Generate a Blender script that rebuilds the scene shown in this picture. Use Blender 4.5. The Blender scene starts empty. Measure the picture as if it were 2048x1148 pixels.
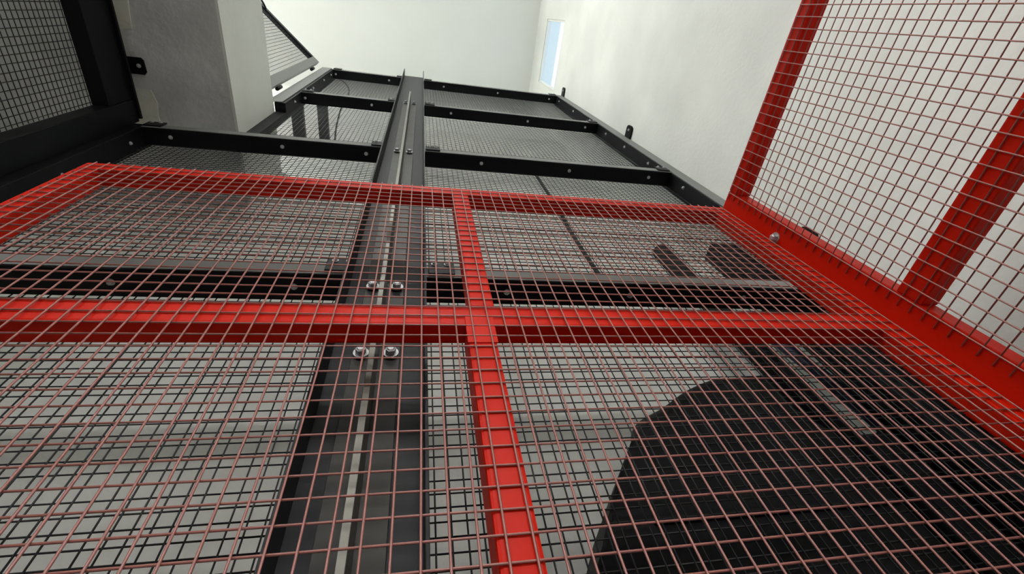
import bpy, bmesh, math, random
from mathutils import Vector, Matrix
random.seed(7)
S = bpy.context.scene
COL = S.collection

# ------------------------------------------------------------------ camera (origin = lens), world, exposure
F_PX, CX, CY = 919.2273, 1024.0, 574.0
RC = ((0.9780653629273807, -0.12925097290551407, -0.16334727375964805),
      (0.027422847552302555, 0.8572727854259514, -0.5141316551236214),
      (0.2064851889939192, 0.49837491647454457, 0.8420132477313742))   # rows: camera right, down, forward in world axes
cam_d = bpy.data.cameras.new('camera'); cam = bpy.data.objects.new('camera', cam_d); COL.objects.link(cam)
cam_d.sensor_width = 36.0; cam_d.lens = F_PX / 2048 * 36.0; cam_d.clip_start = 0.01; cam_d.clip_end = 100
cam.matrix_world = Matrix(((RC[0][0], -RC[1][0], -RC[2][0], 0), (RC[0][1], -RC[1][1], -RC[2][1], 0),
                           (RC[0][2], -RC[1][2], -RC[2][2], 0), (0, 0, 0, 1)))
S.camera = cam
def px(x, y, ax, val):
    """pixel direction cut with a plane of the place (x / y / z = val)"""
    a = ((x - CX) / F_PX, (y - CY) / F_PX, 1.0)
    d = Vector([sum(a[i] * RC[i][k] for i in range(3)) for k in range(3)])
    return d * (val / d[ax])

S.view_settings.view_transform = 'Standard'; S.view_settings.look = 'None'
S.view_settings.gamma = 1.0; S.view_settings.use_curve_mapping = False
S.view_settings.exposure = 0.0
W = bpy.data.worlds.new('world'); S.world = W; W.use_nodes = True
W.node_tree.nodes['Background'].inputs[0].default_value = (0.66, 0.83, 1.0, 1)
W.node_tree.nodes['Background'].inputs[1].default_value = 1.75
UPPER_LAMP, LOWER_LAMP = 107.0, 48.0

# ------------------------------------------------------------------ materials
def mat(name, col, rough=0.5, spec=0.5, metal=0.0, coat=0.0, var=0.0, scale=8.0, bump=0.0, bscale=40.0, emit=None, estr=0.0):
    m = bpy.data.materials.new(name); m.use_nodes = True
    nt = m.node_tree; b = nt.nodes['Principled BSDF']
    b.inputs['Base Color'].default_value = (*col, 1); b.inputs['Roughness'].default_value = rough
    b.inputs['Specular IOR Level'].default_value = spec; b.inputs['Metallic'].default_value = metal
    b.inputs['Coat Weight'].default_value = coat; b.inputs['Coat Roughness'].default_value = 0.15
    tc = nt.nodes.new('ShaderNodeTexCoord')
    if var:
        n = nt.nodes.new('ShaderNodeTexNoise'); n.inputs['Scale'].default_value = scale; n.inputs['Detail'].default_value = 6
        r = nt.nodes.new('ShaderNodeValToRGB')
        r.color_ramp.elements[0].position = 0.3; r.color_ramp.elements[1].position = 0.72
        r.color_ramp.elements[0].color = (*[c * (1 - var) for c in col], 1)
        r.color_ramp.elements[1].color = (*[min(1, c * (1 + var * 0.6)) for c in col], 1)
        nt.links.new(tc.outputs['Object'], n.inputs['Vector']); nt.links.new(n.outputs['Fac'], r.inputs['Fac'])
        nt.links.new(r.outputs['Color'], b.inputs['Base Color'])
    if bump:
        n2 = nt.nodes.new('ShaderNodeTexNoise'); n2.inputs['Scale'].default_value = bscale; n2.inputs['Detail'].default_value = 5
        bp = nt.nodes.new('ShaderNodeBump'); bp.inputs['Strength'].default_value = bump; bp.inputs['Distance'].default_value = 0.01
        nt.links.new(tc.outputs['Object'], n2.inputs['Vector']); nt.links.new(n2.outputs['Fac'], bp.inputs['Height'])
        nt.links.new(bp.outputs['Normal'], b.inputs['Normal'])
    if emit:
        b.inputs['Emission Color'].default_value = (*emit, 1); b.inputs['Emission Strength'].default_value = estr
    return m

M_RED = mat('red_gloss_paint', (0.62, 0.013, 0.002), 0.42, 0.12, coat=0.0, bump=0.04, bscale=60)
M_REDWIRE = mat('red_painted_wire', (0.36, 0.14, 0.12), 0.38, 0.6, coat=0.0)
M_BLACK = mat('black_powder_coat', (0.0045, 0.0045, 0.006), 0.45, 0.16, bump=0.05, bscale=300)
M_MAST = mat('anthracite_powder_coat', (0.026, 0.028, 0.031), 0.52, 0.24, bump=0.03, bscale=250)
M_LIP = mat('lit_grey_coat', (0.20, 0.205, 0.20), 0.5, 0.3, bump=0.03, bscale=250)  # black frame fronts, light put into the colour; gate stile shares the grey
M_BWIRE = mat('black_wire', (0.014, 0.015, 0.017), 0.45, 0.4)
M_STEEL = mat('oiled_rail_steel', (0.030, 0.029, 0.026), 0.45, 0.4, metal=0.4, var=0.35, scale=25)
M_BLADE = mat('machined_steel', (0.17, 0.165, 0.145), 0.38, 0.4, metal=0.6, var=0.12, scale=30)
M_ZINC = mat('zinc_plated', (0.50, 0.51, 0.52), 0.45, 0.5, metal=0.6)
M_PLASTER = mat('plain_plaster', (0.70, 0.71, 0.68), 0.85, 0.2, var=0.06, scale=3.0, bump=0.10, bscale=60)
M_RWALL = mat('fair_faced_concrete_wall', (0.70, 0.715, 0.68), 0.85, 0.2, var=0.10, scale=2.2, bump=0.12, bscale=50)
M_CEIL = mat('ceiling_paint', (0.76, 0.775, 0.745), 0.9, 0.1, var=0.02, scale=2)
M_CONC = mat('rough_grey_render', (0.54, 0.55, 0.545), 0.9, 0.2, var=0.12, scale=7, bump=0.55, bscale=22)
M_BEAMSIDE = mat('lit_slab_edge', (0.68, 0.69, 0.65), 0.85, 0.2, var=0.05, scale=4, bump=0.10, bscale=40)  # concrete edge made paler than the soffit, bounced light put into its colour
M_PATCH = mat('pale_plaster_patch', (0.60, 0.60, 0.53), 0.9, 0.2, var=0.08, scale=12, bump=0.2, bscale=60)
M_STONE = mat('mottled_stone_wall', (0.60, 0.61, 0.53), 0.9, 0.2, var=0.45, scale=9, bump=0.5, bscale=15)
M_FLOOR = mat('floor_screed', (0.50, 0.50, 0.49), 0.7, 0.3, var=0.12, scale=5)
M_FRAME = mat('white_window_frame', (0.75, 0.75, 0.70), 0.45, 0.5)
M_MACH = mat('dark_machine_cover', (0.009, 0.0095, 0.011), 0.6, 0.15, var=0.3, scale=14)
M_RUBBER = mat('black_rubber', (0.012, 0.012, 0.013), 0.6, 0.3)
M_BLUE = mat('navy_hose', (0.012, 0.016, 0.06), 0.5, 0.4)
M_LAMPBODY = mat('lamp_housing', (0.7, 0.7, 0.7), 0.4, 0.5)
M_LUP = mat('upper_lamp_diffuser', (0.9, 0.9, 0.9), 0.5, 0.2, emit=(1.0, 0.995, 0.97), estr=UPPER_LAMP)
M_LLO = mat('lower_lamp_diffuser', (0.9, 0.9, 0.9), 0.5, 0.2, emit=(1.0, 0.98, 0.95), estr=LOWER_LAMP)
M_CARFLOOR = mat('chequer_steel_floor', (0.20, 0.20, 0.21), 0.45, 0.5, metal=0.6, var=0.2, scale=20)
# window glass: mostly see-through, a little mirror
M_GLASS = bpy.data.materials.new('window_glass'); M_GLASS.use_nodes = True
nt = M_GLASS.node_tree; nt.nodes.clear()
o_ = nt.nodes.new('ShaderNodeOutputMaterial'); mx = nt.nodes.new('ShaderNodeMixShader'); mx.inputs[0].default_value = 0.08
tr = nt.nodes.new('ShaderNodeBsdfTransparent'); gl = nt.nodes.new('ShaderNodeBsdfGlossy'); gl.inputs['Roughness'].default_value = 0.02
nt.links.new(tr.outputs[0], mx.inputs[1]); nt.links.new(gl.outputs[0], mx.inputs[2]); nt.links.new(mx.outputs[0], o_.inputs[0])

# ------------------------------------------------------------------ helpers
def link(name, me, m, parent=None):
    o = bpy.data.objects.new(name, me); COL.objects.link(o)
    if m is not None and not me.materials: me.materials.append(m)
    if parent is not None: o.parent = parent
    return o
def tag(o, label, cat, group=None, kind=None):
    o['label'] = label; o['category'] = cat
    if group: o['group'] = group
    if kind: o['kind'] = kind
    return o
def thing(name, label, cat, group=None):
    o = bpy.data.objects.new(name, None); COL.objects.link(o); o.empty_display_size = 0.1
    return tag(o, label, cat, group)
def add_box(bm, x0, x1, y0, y1, z0, z1, bev=0.0):
    r = bmesh.ops.create_cube(bm, size=1.0)
    for v in r['verts']:
        v.co = Vector(((x0 + x1) / 2 + v.co.x * (x1 - x0), (y0 + y1) / 2 + v.co.y * (y1 - y0), (z0 + z1) / 2 + v.co.z * (z1 - z0)))
    if bev:
        es = list({e for v in r['verts'] for e in v.link_edges})
        bmesh.ops.bevel(bm, geom=es, offset=bev, segments=2, affect='EDGES', profile=0.6)
def finish(name, bm, m, parent=None, smooth=False):
    me = bpy.data.meshes.new(name); bm.normal_update(); bm.to_mesh(me); bm.free()
    if smooth:
        for p in me.polygons: p.use_smooth = True
    return link(name, me, m, parent)
def box(name, x0, x1, y0, y1, z0, z1, m, parent=None, bev=0.0):
    bm = bmesh.new(); add_box(bm, x0, x1, y0, y1, z0, z1, bev); return finish(name, bm, m, parent)
def sweep(pts, r, n=8, verts=None, faces=None, caps=True):
    pts = [Vector(p) for p in pts]; v0 = len(verts); ref = None
    for i, p in enumerate(pts):
        t = (pts[min(i + 1, len(pts) - 1)] - pts[max(i - 1, 0)]).normalized()
        if ref is None: ref = t.orthogonal().normalized()
        ref = (ref - t * ref.dot(t)).normalized(); b = t.cross(ref)
        for k in range(n):
            a = 2 * math.pi * k / n; verts.append(p + ref * (r * math.cos(a)) + b * (r * math.sin(a)))
    for i in range(len(pts) - 1):
        for k in range(n):
            a, b_ = v0 + i * n + k, v0 + i * n + (k + 1) % n
            faces.append((a, b_, b_ + n, a + n))
    if caps:
        faces.append(tuple(range(v0 + n - 1, v0 - 1, -1))); e = v0 + (len(pts) - 1) * n; faces.append(tuple(range(e, e + n)))
def tubes(name, lines, r, m, parent=None, n=8, smooth=True):
    vs, fs = [], []
    for l in lines: sweep(l, r, n, vs, fs)
    me = bpy.data.meshes.new(name); me.from_pydata([tuple(v) for v in vs], [], fs)
    if smooth:
        for p in me.polygons: p.use_smooth = len(p.vertices) == 4
    return link(name, me, m, parent)
def smooth_path(pts, k=6):
    pts = [Vector(p) for p in pts]; out = []
    for i in range(len(pts) - 1):
        p0, p1, p2, p3 = pts[max(i - 1, 0)], pts[i], pts[i + 1], pts[min(i + 2, len(pts) - 1)]
        for j in range(k):
            t = j / k
            out.append(0.5 * ((2 * p1) + (p2 - p0) * t + (2 * p0 - 5 * p1 + 4 * p2 - p3) * t * t + (3 * p1 - p0 - 3 * p2 + p3) * t ** 3))
    return out + [pts[-1]]
def grid(lo, hi, phase, pitch=0.025):
    k = math.ceil((lo - phase) / pitch); out = []
    while phase + k * pitch <= hi + 1e-6: out.append(phase + k * pitch); k += 1
    return out
R_W, R_RED = 0.0015, 0.00128
def wire_mesh_xz(x0, x1, z0, z1, y, px_, pz_, m, parent, side=1):
    """welded mesh in a plane y = const, uprights towards the camera"""
    L = [((x, y, z0), (x, y, z1)) for x in grid(x0, x1, px_)]
    L += [((x0, y + side * 0.0024, z), (x1, y + side * 0.0024, z)) for z in grid(z0, z1, pz_)]
    o = tubes('wire_mesh', L, R_RED if m is M_REDWIRE else R_W, m, parent, 6); o['kind'] = 'stuff'; return o
def wire_mesh_yz(y0, y1, z0, z1, x, py_, pz_, m, parent, side=1):
    L = [((x, y, z0), (x, y, z1)) for y in grid(y0, y1, py_)]
    L += [((x + side * 0.0024, y0, z), (x + side * 0.0024, y1, z)) for z in grid(z0, z1, pz_)]
    o = tubes('wire_mesh', L, R_RED if m is M_REDWIRE else R_W, m, parent, 6); o['kind'] = 'stuff'; return o
# one hex bolt with washer, shared mesh, +Z = outwards
def bolt_mesh(name, r, h):
    bm = bmesh.new()
    bmesh.ops.create_cone(bm, cap_ends=True, segments=14, radius1=r * 1.55, radius2=r * 1.5, depth=0.0016, matrix=Matrix.Translation((0, 0, 0.0008)))
    bmesh.ops.create_cone(bm, cap_ends=True, segments=6, radius1=r, radius2=r, depth=h, matrix=Matrix.Translation((0, 0, h / 2 + 0.0014)))
    bmesh.ops.create_cone(bm, cap_ends=True, segments=6, radius1=r * 0.9, radius2=r * 0.6, depth=h * 0.2, matrix=Matrix.Translation((0, 0, h * 1.1 + 0.0014)))
    me = bpy.data.meshes.new(name); bm.to_mesh(me); bm.free(); me.materials.append(M_ZINC); return me
BOLT_S, BOLT_M, BOLT_L = bolt_mesh('bolt_small', 0.0055, 0.005), bolt_mesh('bolt_mid', 0.006, 0.006), bolt_mesh('bolt_large', 0.0092, 0.009)
DIRS = {'-z': (0, 0, -1), '-y': (0, -1, 0), '-x': (-1, 0, 0), '+x': (1, 0, 0), '+z': (0, 0, 1)}
def bolt(me, p, d, parent, spin=0.3):
    o = bpy.data.objects.new('bolt', me); COL.objects.link(o)
    o.matrix_world = Matrix.Translation(p) @ Vector((0, 0, 1)).rotation_difference(Vector(DIRS[d])).to_matrix().to_4x4() @ Matrix.Rotation(spin, 4, 'Z')
    o.parent = parent; o['label'] = 'zinc plated hex bolt'; return o

# ------------------------------------------------------------------ the setting
ZF, ZC = -1.25, 6.65                 # lower floor, ceiling
XR, YB = 1.452, 1.05                 # right wall face, rear wall face
XL, YF = -6.0, -5.0                  # far walls of the halls
ZS0, ZS1, XS = 2.52, 3.16, -0.87     # slab between the storeys: soffit, top, edge beside the shaft
def struct(o, label, cat): return tag(o, label, cat, kind='structure')
struct(box('floor', XL, XR, YF, YB, ZF - 0.1, ZF, M_FLOOR), 'grey screed floor under the lift', 'floor')
struct(box('ceiling', XL - .2, XR + .3, YF - .2, YB + .2, ZC, ZC + 0.2, M_CEIL), 'off-white painted ceiling high above the lift shaft', 'ceiling')
struct(box('wall_back', XL - .2, XR + .3, YB, YB + 0.2, ZF - .1, ZC, M_PLASTER), 'pale plaster wall behind the black mesh panels', 'wall')
struct(box('wall_left', XL - 0.2, XL, YF, YB, ZF - .1, ZC, M_PLASTER), 'pale plaster wall at the far side of the hall', 'wall')
struct(box('wall_front', XL - .2, XR + .3, YF - 0.2, YF, ZF - .1, ZC, M_PLASTER), 'pale plaster wall facing the mesh panels', 'wall')
# right wall with the opening of the high window
WY0, WY1, WZ0, WZ1 = -0.065, 0.625, 5.37, 6.16
bm = bmesh.new()
for b in ((YF, YB, ZF - .1, WZ0), (YF, YB, WZ1, ZC), (YF, WY0, WZ0, WZ1), (WY1, YB, WZ0, WZ1)):
    add_box(bm, XR, XR + 0.05, *b)
struct(finish('wall_right', bm, M_RWALL), 'plain pale concrete wall beside the red mesh cage', 'wall')
win = struct(thing('window_1', 'small high window showing pale blue sky under the ceiling', 'window'), 'small high window showing pale blue sky under the ceiling', 'window')
win.location = (0, 0, 0)
bm = bmesh.new(); f = 0.022; xa, xb = XR + 0.006, XR + 0.040
for b in ((WY0, WY1, WZ0, WZ0 + f), (WY0, WY1, WZ1 - f, WZ1), (WY0, WY0 + f, WZ0 + f, WZ1 - f), (WY1 - f, WY1, WZ0 + f, WZ1 - f)):
    add_box(bm, xa, xb, *b, bev=0.004)
finish('window_frame', bm, M_FRAME, win)
box('pane', xa + 0.008, xa + 0.014, WY0 + f, WY1 - f, WZ0 + f, WZ1 - f, M_GLASS, win)
# slab between the storeys (L round the shaft), edge and soffit seen above the left side panel
bm = bmesh.new()
add_box(bm, XL, XS - 0.012, YF, YB, ZS0, ZS1); add_box(bm, XS - 0.012, XR, YF, -1.6, ZS0, ZS1)
slab = struct(finish('concrete_slab', bm, M_CONC), 'grey concrete floor slab whose soffit and pale edge overhang the shaft', 'slab')
box('slab_edge', XS - 0.012, XS, -1.6, YB, ZS0, ZS1, M_BEAMSIDE, slab)['label'] = 'edge of the slab, lightened as lit'
for P in (((-1.40, .00), (-1.206, .00), (-1.215, .12), (-1.228, .247), (-1.31, .254), (-1.40, .25)),
          ((-1.40, .497), (-1.294, .494), (-1.212, .491), (-1.198, .55), (-1.207, .60), (-1.203, .67), (-1.30, .675), (-1.40, .67))):
    bm = bmesh.new()
    lo = [bm.verts.new((x, y, ZS0 - 0.006)) for x, y in P]; hi = [bm.verts.new((x, y, ZS0 + 0.001)) for x, y in P]
    bm.faces.new(list(reversed(lo))); bm.faces.new(hi); n = len(P)
    for i in range(n): bm.faces.new((lo[i], lo[(i + 1) % n], hi[(i + 1) % n], hi[i]))
    bmesh.ops.recalc_face_normals(bm, faces=bm.faces[:])
    finish('plaster_patch', bm, M_PATCH, slab)['label'] = 'pale plaster patch on the soffit'
struct(box('wall_side', -2.25, -2.05, -1.0, YB, ZF, ZS0, M_STONE), 'mottled pale stone wall behind the left mesh panel', 'wall')

# lamps of the two halls, one of them added for its light (light comes from their diffusers)
def ceiling_lamp(x, y, z, lx, ly, m, label):
    t = thing('ceiling_lamp', label, 'lamp', 'ceiling lamps'); t.location = (x, y, z)
    bm = bmesh.new(); add_box(bm, -lx / 2 - .03, lx / 2 + .03, -ly / 2 - .03, ly / 2 + .03, -0.05, 0, 0.004); finish('housing', bm, M_LAMPBODY, t)
    bm = bmesh.new(); add_box(bm, -lx / 2, lx / 2, -ly / 2, ly / 2, -0.062, -0.05); finish('diffuser', bm, m, t)
    return t
ceiling_lamp(-4.2, -0.95, ZC, 0.3, 3.9, M_LUP, 'long square-edged ceiling lamp over the upper landing')
ceiling_lamp(-4.2, -3.9, ZC, 0.3, 0.8, M_LUP, 'square-edged ceiling lamp far over the upper landing')
ceiling_lamp(-0.2, -3.0, ZC, 0.6, 0.25, M_LUP, 'ceiling lamp over the slab in front of the shaft')
ceiling_lamp(0.3, -2.9, ZS0, 1.2, 0.5, M_LLO, 'ceiling lamp under the slab in the lower hall')
ceiling_lamp(-1.75, -2.0, ZS0, 0.4, 0.8, M_LLO, 'added ceiling lamp under the slab lighting the stone wall')  # added lamp, placed so that the stone wall gets light

# ------------------------------------------------------------------ black shaft frame
YP0, YP1 = 0.615, 0.69               # front and rear of the frame sections (mesh on the rear)
UND = [-0.19, 1.07, 2.33, 3.59, 4.92]    # underside of each crossbar
HB = 0.055
XPR0, XPR1 = 1.375, 1.448            # right corner post
# right post
post = thing('corner_post', 'tall black corner post bolted along the plain concrete wall', 'post', 'shaft corner posts')
box('profile', XPR0, XPR1, YP0, YP1 + .02, ZF, 4.98, M_BLACK, post, 0.003)
box('face_strip', XPR0 + 0.004, XPR1, YP0 - 0.004, YP0, ZF, 4.985, M_LIP, post, 0.0015)['label'] = 'front flange face, lightened as lit'
for z in (-0.6, 0.1, .55, .98, 1.35, 1.78, 2.17, 2.62, 3.01, 3.39, 3.85, 4.28, 4.80): bolt(BOLT_M, (XPR0, 0.645, z), '-x', post, random.random())
def wall_lug(z, parent):
    bm = bmesh.new()
    prof = [(YP0 + .01, -.045), (0.548, -.045), (0.533, -.035), (0.528, -.02), (0.528, .02), (0.533, .035), (0.548, .045), (YP0 + .01, .045)]
    a = [bm.verts.new((XR - 0.012, y, z + q)) for y, q in prof]; b = [bm.verts.new((XR - 0.001, y, z + q)) for y, q in prof]
    bm.faces.new(list(reversed(a))); bm.faces.new(b); n = len(prof)
    for i in range(n): bm.faces.new((a[i], a[(i + 1) % n], b[(i + 1) % n], b[i]))
    bmesh.ops.recalc_face_normals(bm, faces=bm.faces[:])
    lug = finish('wall_lug', bm, M_BLACK, parent); bolt(BOLT_M, (XR - 0.012, 0.558, z), '-x', lug)
for z in (-0.3, 1.38, 3.155, 4.95): wall_lug(z, post)
# left lower post (corner of rear and side panels)
post = thing('corner_post', 'black corner post where side panel meets rear panels below the slab', 'post', 'shaft corner posts')
box('profile', -1.31, -1.20, YP0, YP1 + .02, ZF, 2.385, M_BLACK, post, 0.003)
box('side_profile', -1.312, -1.245, 0.52, YP0, ZF, 2.424, M_BLACK, post, 0.003)
for z in (-0.5, .1, .7, 1.30, 1.786, 2.224): bolt(BOLT_S, (-1.2, 0.66, z), '+x', post, random.random())
# left upper post above the slab
post = thing('corner_post', 'black corner post standing above the slab edge behind the open gate', 'post', 'shaft corner posts')
box('profile', -0.868, -0.805, YP0, YP1 + .02, 3.165, 4.98, M_BLACK, post, 0.003)
box('foot_profile', -0.868, -0.805, 0.668, YP1 + .02, 2.388, 3.165, M_BLACK, post, 0.003)
box('face_strip', -0.905, -0.822, YP0 - 0.006, YP0 - .001, 3.17, 4.985, M_LIP, post, 0.0015)['label'] = 'front flange face, lightened as lit'
for z in (3.4, 4.0, 4.45, 4.8): bolt(BOLT_M, (-0.805, 0.645, z), '+x', post, random.random())

LV = ['lowest', 'second', 'third', 'fourth', 'topmost']
TXT = {0: 'lowest of its column', 1: 'second up in its column', 2: 'third up in its column', 3: 'fourth up in its column', 4: 'topmost of its column'}
def shaft_panel(x0, x1, lvl, side, bolts):
    z0 = ZF if lvl == 0 else UND[lvl - 1] + HB; z1 = UND[lvl]
    where = 'between guide mast and concrete wall' if side == 'R' else ('between guide mast and side panel' if lvl < 3 else 'between guide mast and open gate')
    t = thing('shaft_panel', f'black wire mesh panel {where}, {TXT[lvl]}', 'mesh panel', 'black shaft mesh panels')
    # crossbar: folded C section, lip up at the front
    bm = bmesh.new()
    add_box(bm, x0, x1, YP0, YP0 + 0.006, z1, z1 + HB, 0.0015)
    add_box(bm, x0, x1, YP0 + 0.006, YP1, z1, z1 + 0.006)
    add_box(bm, x0, x1, YP1 - 0.006, YP1, z1 + 0.006, z1 + HB)
    bar = finish('crossbar', bm, M_BLACK, t)
    box('front_lip', x0, x1, YP0 - 0.003, YP0 - 0.0002, z1 + 0.004, z1 + HB, M_LIP, bar, 0.001)  # strip over the black crossbar front, coloured lighter as lit
    for xb in bolts: bolt(BOLT_M, (xb, 0.65, z1), '-z', bar, random.random())
    for xe, s in ((x0, 1), (x1, -1)):
        bm = bmesh.new(); xx = sorted((xe + s * 0.004, xe + s * 0.075))
        add_box(bm, xx[0], xx[1], YP0 - 0.010, YP0 - 0.0035, z1 + 0.012, z1 + HB + 0.022, 0.002)
        br = finish('end_bracket', bm, M_BLACK, bar)
        for q in (.02, .055): bolt(BOLT_S, (xe + s * q, YP0 - 0.010, z1 + HB + 0.008), '-y', br, q * 9)
    wire_mesh_xz(x0, x1, z0, z1 + 0.02, YP1 + 0.002, 0.0414, 0.738, M_BWIRE, t)
    return t
BR = {2: (.315, .787, 1.248), 3: (.225, .808, 1.273), 4: (.223, .761, 1.298)}
BL = {2: (-1.09, -.627, -.25), 3: (-.78, -.337), 4: (-.78, -.297)}
for lv in range(5):
    shaft_panel(0.030, XPR0, lv, 'R', BR.get(lv, (.25, .62, 1.0, 1.28)))
    shaft_panel(-1.20 if lv < 3 else -0.805, -0.152, lv, 'L', BL.get(lv, (-1.08, -.7, -.3)))
    

# guide mast: channel with T rail
XM0, XM1, YW, YT, ZM = -0.146, 0.0235, 0.550, 0.494, 4.58
mast = thing('guide_mast', 'tall anthracite steel channel mast holding the lift guide rail', 'mast')
box('web', XM0, XM1, YW, YW + 0.006, ZF, ZM, M_MAST, mast)
box('flange', XM0, XM0 + 0.005, YT, YW, ZF, ZM, M_MAST, mast, 0.0012); box('flange', XM1 - 0.005, XM1, YT, YW, ZF, ZM, M_MAST, mast, 0.0012)
for z in UND[:-1]: box('standoff_bracket', XM0 + .02, XM1 - .02, YW + 0.006, YP0 + .02, z + .006, z + .05, M_BLACK, mast)
XG = -0.0645
rail = thing('guide_rail', 'bright steel T guide rail running up inside the anthracite mast', 'rail')
box('rail_foot', XG - 0.041, XG + 0.041, YW - 0.008, YW, ZF, 3.20, M_STEEL, rail, 0.001)['label'] = 'dark oily steel foot'
box('rail_blade', XG - 0.0048, XG + 0.0048, 0.484, YW - 0.008, ZF, 3.28, M_BLADE, rail, 0.0008)['label'] = 'bright machined blade'
for z in (-.35, .10, .666, .895, 2.01, 3.17):
    for s in (-1, 1):
        xc = XG + s * 0.0255
        c = box('rail_clip', xc - 0.010, xc + 0.010, YW - 0.012, YW - 0.008, z - 0.011, z + 0.011, M_STEEL, rail, 0.002)
        bolt(BOLT_L, (xc, YW - 0.012, z), '-y', c, random.random())

# side panel under the slab
side = thing('side_panel', 'black wire mesh side panel reaching up to the slab soffit', 'mesh panel')
box('top_rail', -1.312, -1.25, -1.1, 0.52, 2.245, 2.425, M_BLACK, side, 0.003)
box('top_trim', -1.318, -1.236, -1.1, 0.604, 2.425, 2.440, M_BLACK, side, 0.002)
box('stile', -1.312, -1.25, -1.1, -1.04, ZF, 2.245, M_BLACK, side, 0.003)
box('mid_rail', -1.312, -1.25, -1.04, 0.52, 0.52, 0.58, M_BLACK, side, 0.003)
wire_mesh_yz(-1.04, 0.52, ZF, 2.25, -1.309, 0.2585, 2.212, M_BWIRE, side, -1)
for yl in (0.392, -0.55):
    bm = bmesh.new(); prof = [(-1.30, -.034), (-1.222, -.034), (-1.212, -.024), (-1.210, .024), (-1.220, .036), (-1.30, .036)]
    a = [bm.verts.new((x, yl + q, 2.512)) for x, q in prof]; b = [bm.verts.new((x, yl + q, 2.519)) for x, q in prof]
    bm.faces.new(list(reversed(a))); bm.faces.new(b); n = len(prof)
    for i in range(n): bm.faces.new((a[i], a[(i + 1) % n], b[(i + 1) % n], b[i]))
    add_box(bm, -1.305, -1.285, yl - .03, yl + .03, 2.44, 2.516)
    bmesh.ops.recalc_face_normals(bm, faces=bm.faces[:])
    l = finish('soffit_lug', bm, M_BLACK, side); bolt(BOLT_M, (-1.235, yl, 2.512), '-z', l)

# landing gate standing open above the slab
gate = thing('landing_gate', 'open black mesh landing gate standing on the slab edge', 'gate')
gate.location = (-0.925, 0.585, ZS1); gate.rotation_euler = (0, 0, math.radians(43.5 + 180))
GW, GH = 0.98, 1.76
def gbox(n, x0, x1, z0, z1, m=M_BLACK, y=0.02): return box(n, x0, x1, -y, y, z0, z1, m, gate, 0.003)
gbox('stile', 0.01, 0.075, 0.04, GH, M_LIP); gbox('stile', GW - .06, GW, 0.04, GH)
gbox('top_rail', 0.075, GW - .06, GH - .06, GH); gbox('bottom_rail', 0.075, GW - .06, 0.04, 0.10)
L = [((x, 0.0, .08), (x, 0.0, GH - .03)) for x in grid(.08, GW - .06, 0.08)] + [((.06, .0024, z), (GW - .05, .0024, z)) for z in grid(.1, GH - .06, 0.1)]
o = tubes('wire_mesh', L, R_W, M_BWIRE, gate, 6); o['kind'] = 'stuff'
for z in (.35, 1.45): tubes('hinge', [((-0.005, 0, z - .05), (-0.005, 0, z + .05))], 0.012, M_BLACK, gate, 10)
tubes('handle', [smooth_path([(.55, .02, GH - .05), (.60, .05, GH - .08), (.68, .06, GH - .10), (.74, .05, GH - .12), (.78, .02, GH - .13)])], 0.008, M_BLACK, gate)

# ------------------------------------------------------------------ red lift car
ZT, ZB = 1.187, -1.02
XA, XB_ = -0.738, 0.899              # outer edges of the front
YR, TD = 0.403, 0.040
car = thing('lift_car', 'open-topped lift car of glossy red square tubes and red wire mesh', 'lift car')
def rbox(n, x0, x1, y0, y1, z0, z1, bev=0.004): return box(n, x0, x1, y0, y1, z0, z1, M_RED, car, bev)
# front frame
rbox('top_rail', XA, XB_, YR, YR + TD, ZT - .046, ZT)
rbox('mid_rail', XA + .044, XB_ - .044, YR, YR + .037, 0.566, 0.618)
rbox('mid_rail', XA + .044, XB_ - .044, YR, YR + .037, -0.20, -0.15)
rbox('bottom_rail', XA, XB_, YR, YR + TD, ZB, ZB + .05)
rbox('stile', XA, XA + .044, YR, YR + TD, ZB + .05, ZT - .046); rbox('stile', XB_ - .044, XB_, YR, YR + TD, ZB + .05, ZT - .046)
rbox('mullion', 0.0875, 0.1275, YR - .0005, YR + TD, 0.618, ZT - .046)
rbox('mullion', 0.0770, 0.1190, YR - .0005, YR + .042, -0.15, 0.566); rbox('mullion', 0.0770, 0.1190, YR, YR + TD, ZB + .05, -0.20)
box('coupling_plate', 0.0760, 0.1200, YR - .0022, YR - .0004, 0.52, 0.585, M_RED, car, 0.0006)
wire_mesh_xz(XA + .012, XB_ - .006, ZB + .01, ZT - .008, YR - .0045, 0.011, 0.486, M_REDWIRE, car)
# side wall on the right of the car
XC = 0.901; YN = -0.95
rbox('stile', XC, XC + TD, 0.350, YR + TD, ZB, ZT); rbox('stile', XC, XC + TD, YN, YN + .045, ZB, ZT)
rbox('top_rail', XC, XC + TD, YN + .045, 0.350, ZT - .046, ZT)
rbox('mid_rail', XC, XC + TD, YN + .045, 0.350, 0.566, 0.618); rbox('mid_rail', XC, XC + TD, YN + .045, 0.350, -0.20, -0.15)
rbox('bottom_rail', XC, XC + TD, YN + .045, 0.350, ZB, ZB + .05)
wire_mesh_yz(YN + .008, 0.372, ZB + .01, ZT - .008, XC - .0045, -0.0223, 0.900, M_REDWIRE, car)
for p in ((XC, 0.392, 0.948), (XC, 0.392, -0.35)): bolt(BOLT_L, p, '-x', car, 0.2)
# floor of the car
box('floor_plate', XA, XC + TD, YN, YR + TD, ZB - .006, ZB, M_CARFLOOR, car)
for y in (-.9, -.25, .40): rbox('floor_bearer', XA, XC + TD, y - .02, y + .02, ZB - .07, ZB - .006)
for x in (-.72, .92): rbox('bumper_foot', x - .02, x + .02, -.6, -.56, ZF, ZB - .006); rbox('bumper_foot', x - .02, x + .02, .2, .24, ZF, ZB - .006)
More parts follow.
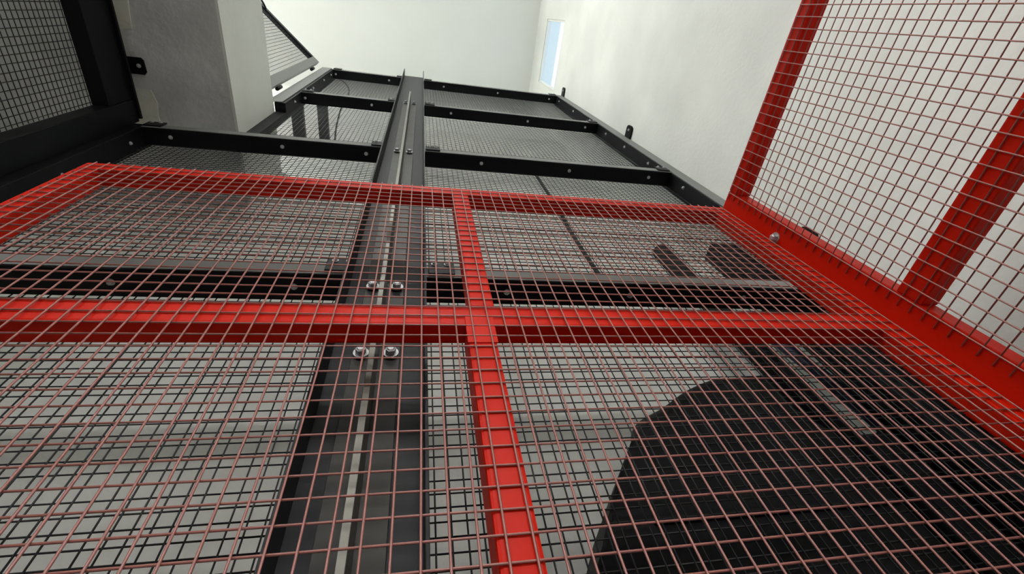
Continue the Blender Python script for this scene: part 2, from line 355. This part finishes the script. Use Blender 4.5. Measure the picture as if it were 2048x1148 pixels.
# wire ends welded to the upper mullion
bm = bmesh.new()
for z in grid(0.63, 1.13, 0.486): bmesh.ops.create_icosphere(bm, subdivisions=1, radius=0.0022, matrix=Matrix.Translation((0.0868, YR - .001, z)))
o = finish('weld_bead', bm, M_RED, car, True); o['kind'] = 'stuff'

# ------------------------------------------------------------------ things behind the mesh
unit = thing('hydraulic_unit', 'bulky dark hydraulic power unit with sloped cover behind the lower mesh', 'machine')
prof = [(.18, ZF), (.21, .15), (.31, .377), (.40, .53), (.49, .655), (.545, .70), (.63, .735), (.75, .81), (.86, .85), (.985, .865), (.985, .73), (1.03, .65), (1.08, ZF)]
bm = bmesh.new(); a = [bm.verts.new((x, .775, z)) for x, z in prof]; b = [bm.verts.new((x, .99, z)) for x, z in prof]; n = len(prof)
bm.faces.new(a); bm.faces.new(list(reversed(b)))
for i in range(n): bm.faces.new((a[i], b[i], b[(i + 1) % n], a[(i + 1) % n]))
bmesh.ops.recalc_face_normals(bm, faces=bm.faces[:])
bmesh.ops.bevel(bm, geom=[e for e in bm.edges], offset=0.008, segments=2, affect='EDGES')
finish('cover', bm, M_MACH, unit)
box('tank', 1.125, 1.30, .80, 1.0, ZF, 0.66, M_MACH, unit, 0.012)
tubes('cover_hose', [smooth_path([(.50, .80, .62), (.54, .81, .705), (.64, .82, .765), (.76, .83, .84), (.88, .83, .88), (.95, .83, .84)])], 0.016, M_RUBBER, unit, 8)
tubes('filler_cap', [((1.265, .84, .655), (1.265, .84, .69))], 0.022, M_MACH, unit, 16)
for z in (.15, .3, .45): box('cover_rib', .45, 1.02, .770, .776, z, z + .014, M_MACH, unit, 0.002)
tag(tubes('riser_pipe', [((1.175, .88, .661), (1.175, .88, 1.87))], 0.042, M_MACH, None, 14),
    'thick dark riser pipe going up from the hydraulic unit', 'pipe')
tag(box('cable_trunking', 1.235, 1.372, .712, .79, ZF, 1.62, M_MACH, None, 0.004), 'dark vertical cable trunking behind the mesh next to the wall post', 'trunking')
tag(tubes('hose', [smooth_path([(1.335, .86, ZF), (1.335, .86, .4), (1.318, .86, .75), (1.29, .86, 1.0), (1.29, .90, 1.30), (1.28, 1.02, 1.42)])], 0.022, M_BLUE, None, 10),
    'navy blue hose rising beside the riser pipe', 'hose')
tag(tubes('cable', [smooth_path([(.905, 1.042, 1.80), (.90, 1.04, 2.3), (.915, 1.035, 2.9), (.925, 1.042, 3.6)])], 0.011, M_RUBBER, None, 8),
    'black cable running down the wall behind the third mesh panel', 'cable')
pts = [px(x, y, 1, 0.80) for x, y in ((676, 158), (690, 166), (698, 180), (694, 198), (683, 215), (677, 235), (672, 258), (670, 280), (669, 298))]
pts = [px(668, 157, 1, 1.035)] + pts[:-1] + [px(669, 297, 1, 0.9), px(668, 303, 1, 1.035)]
tag(tubes('cable', [smooth_path(pts)], 0.006, M_RUBBER, None, 8), 'thin black cable hanging in a bend behind the upper mesh panels', 'cable')
for x0, x1, lb in ((-.985, -.895, 'wider dark steel tie bar behind the upper mesh, beside the slab'), (-.79, -.715, 'narrower dark steel tie bar behind the upper mesh, beside the hanging cable')):
    t = tag(box('tie_bar', x0, x1, YP1 + .012, YB - .001, 4.0, 4.05, M_MAST, None, 0.003), lb, 'tie bar', 'tie bars')
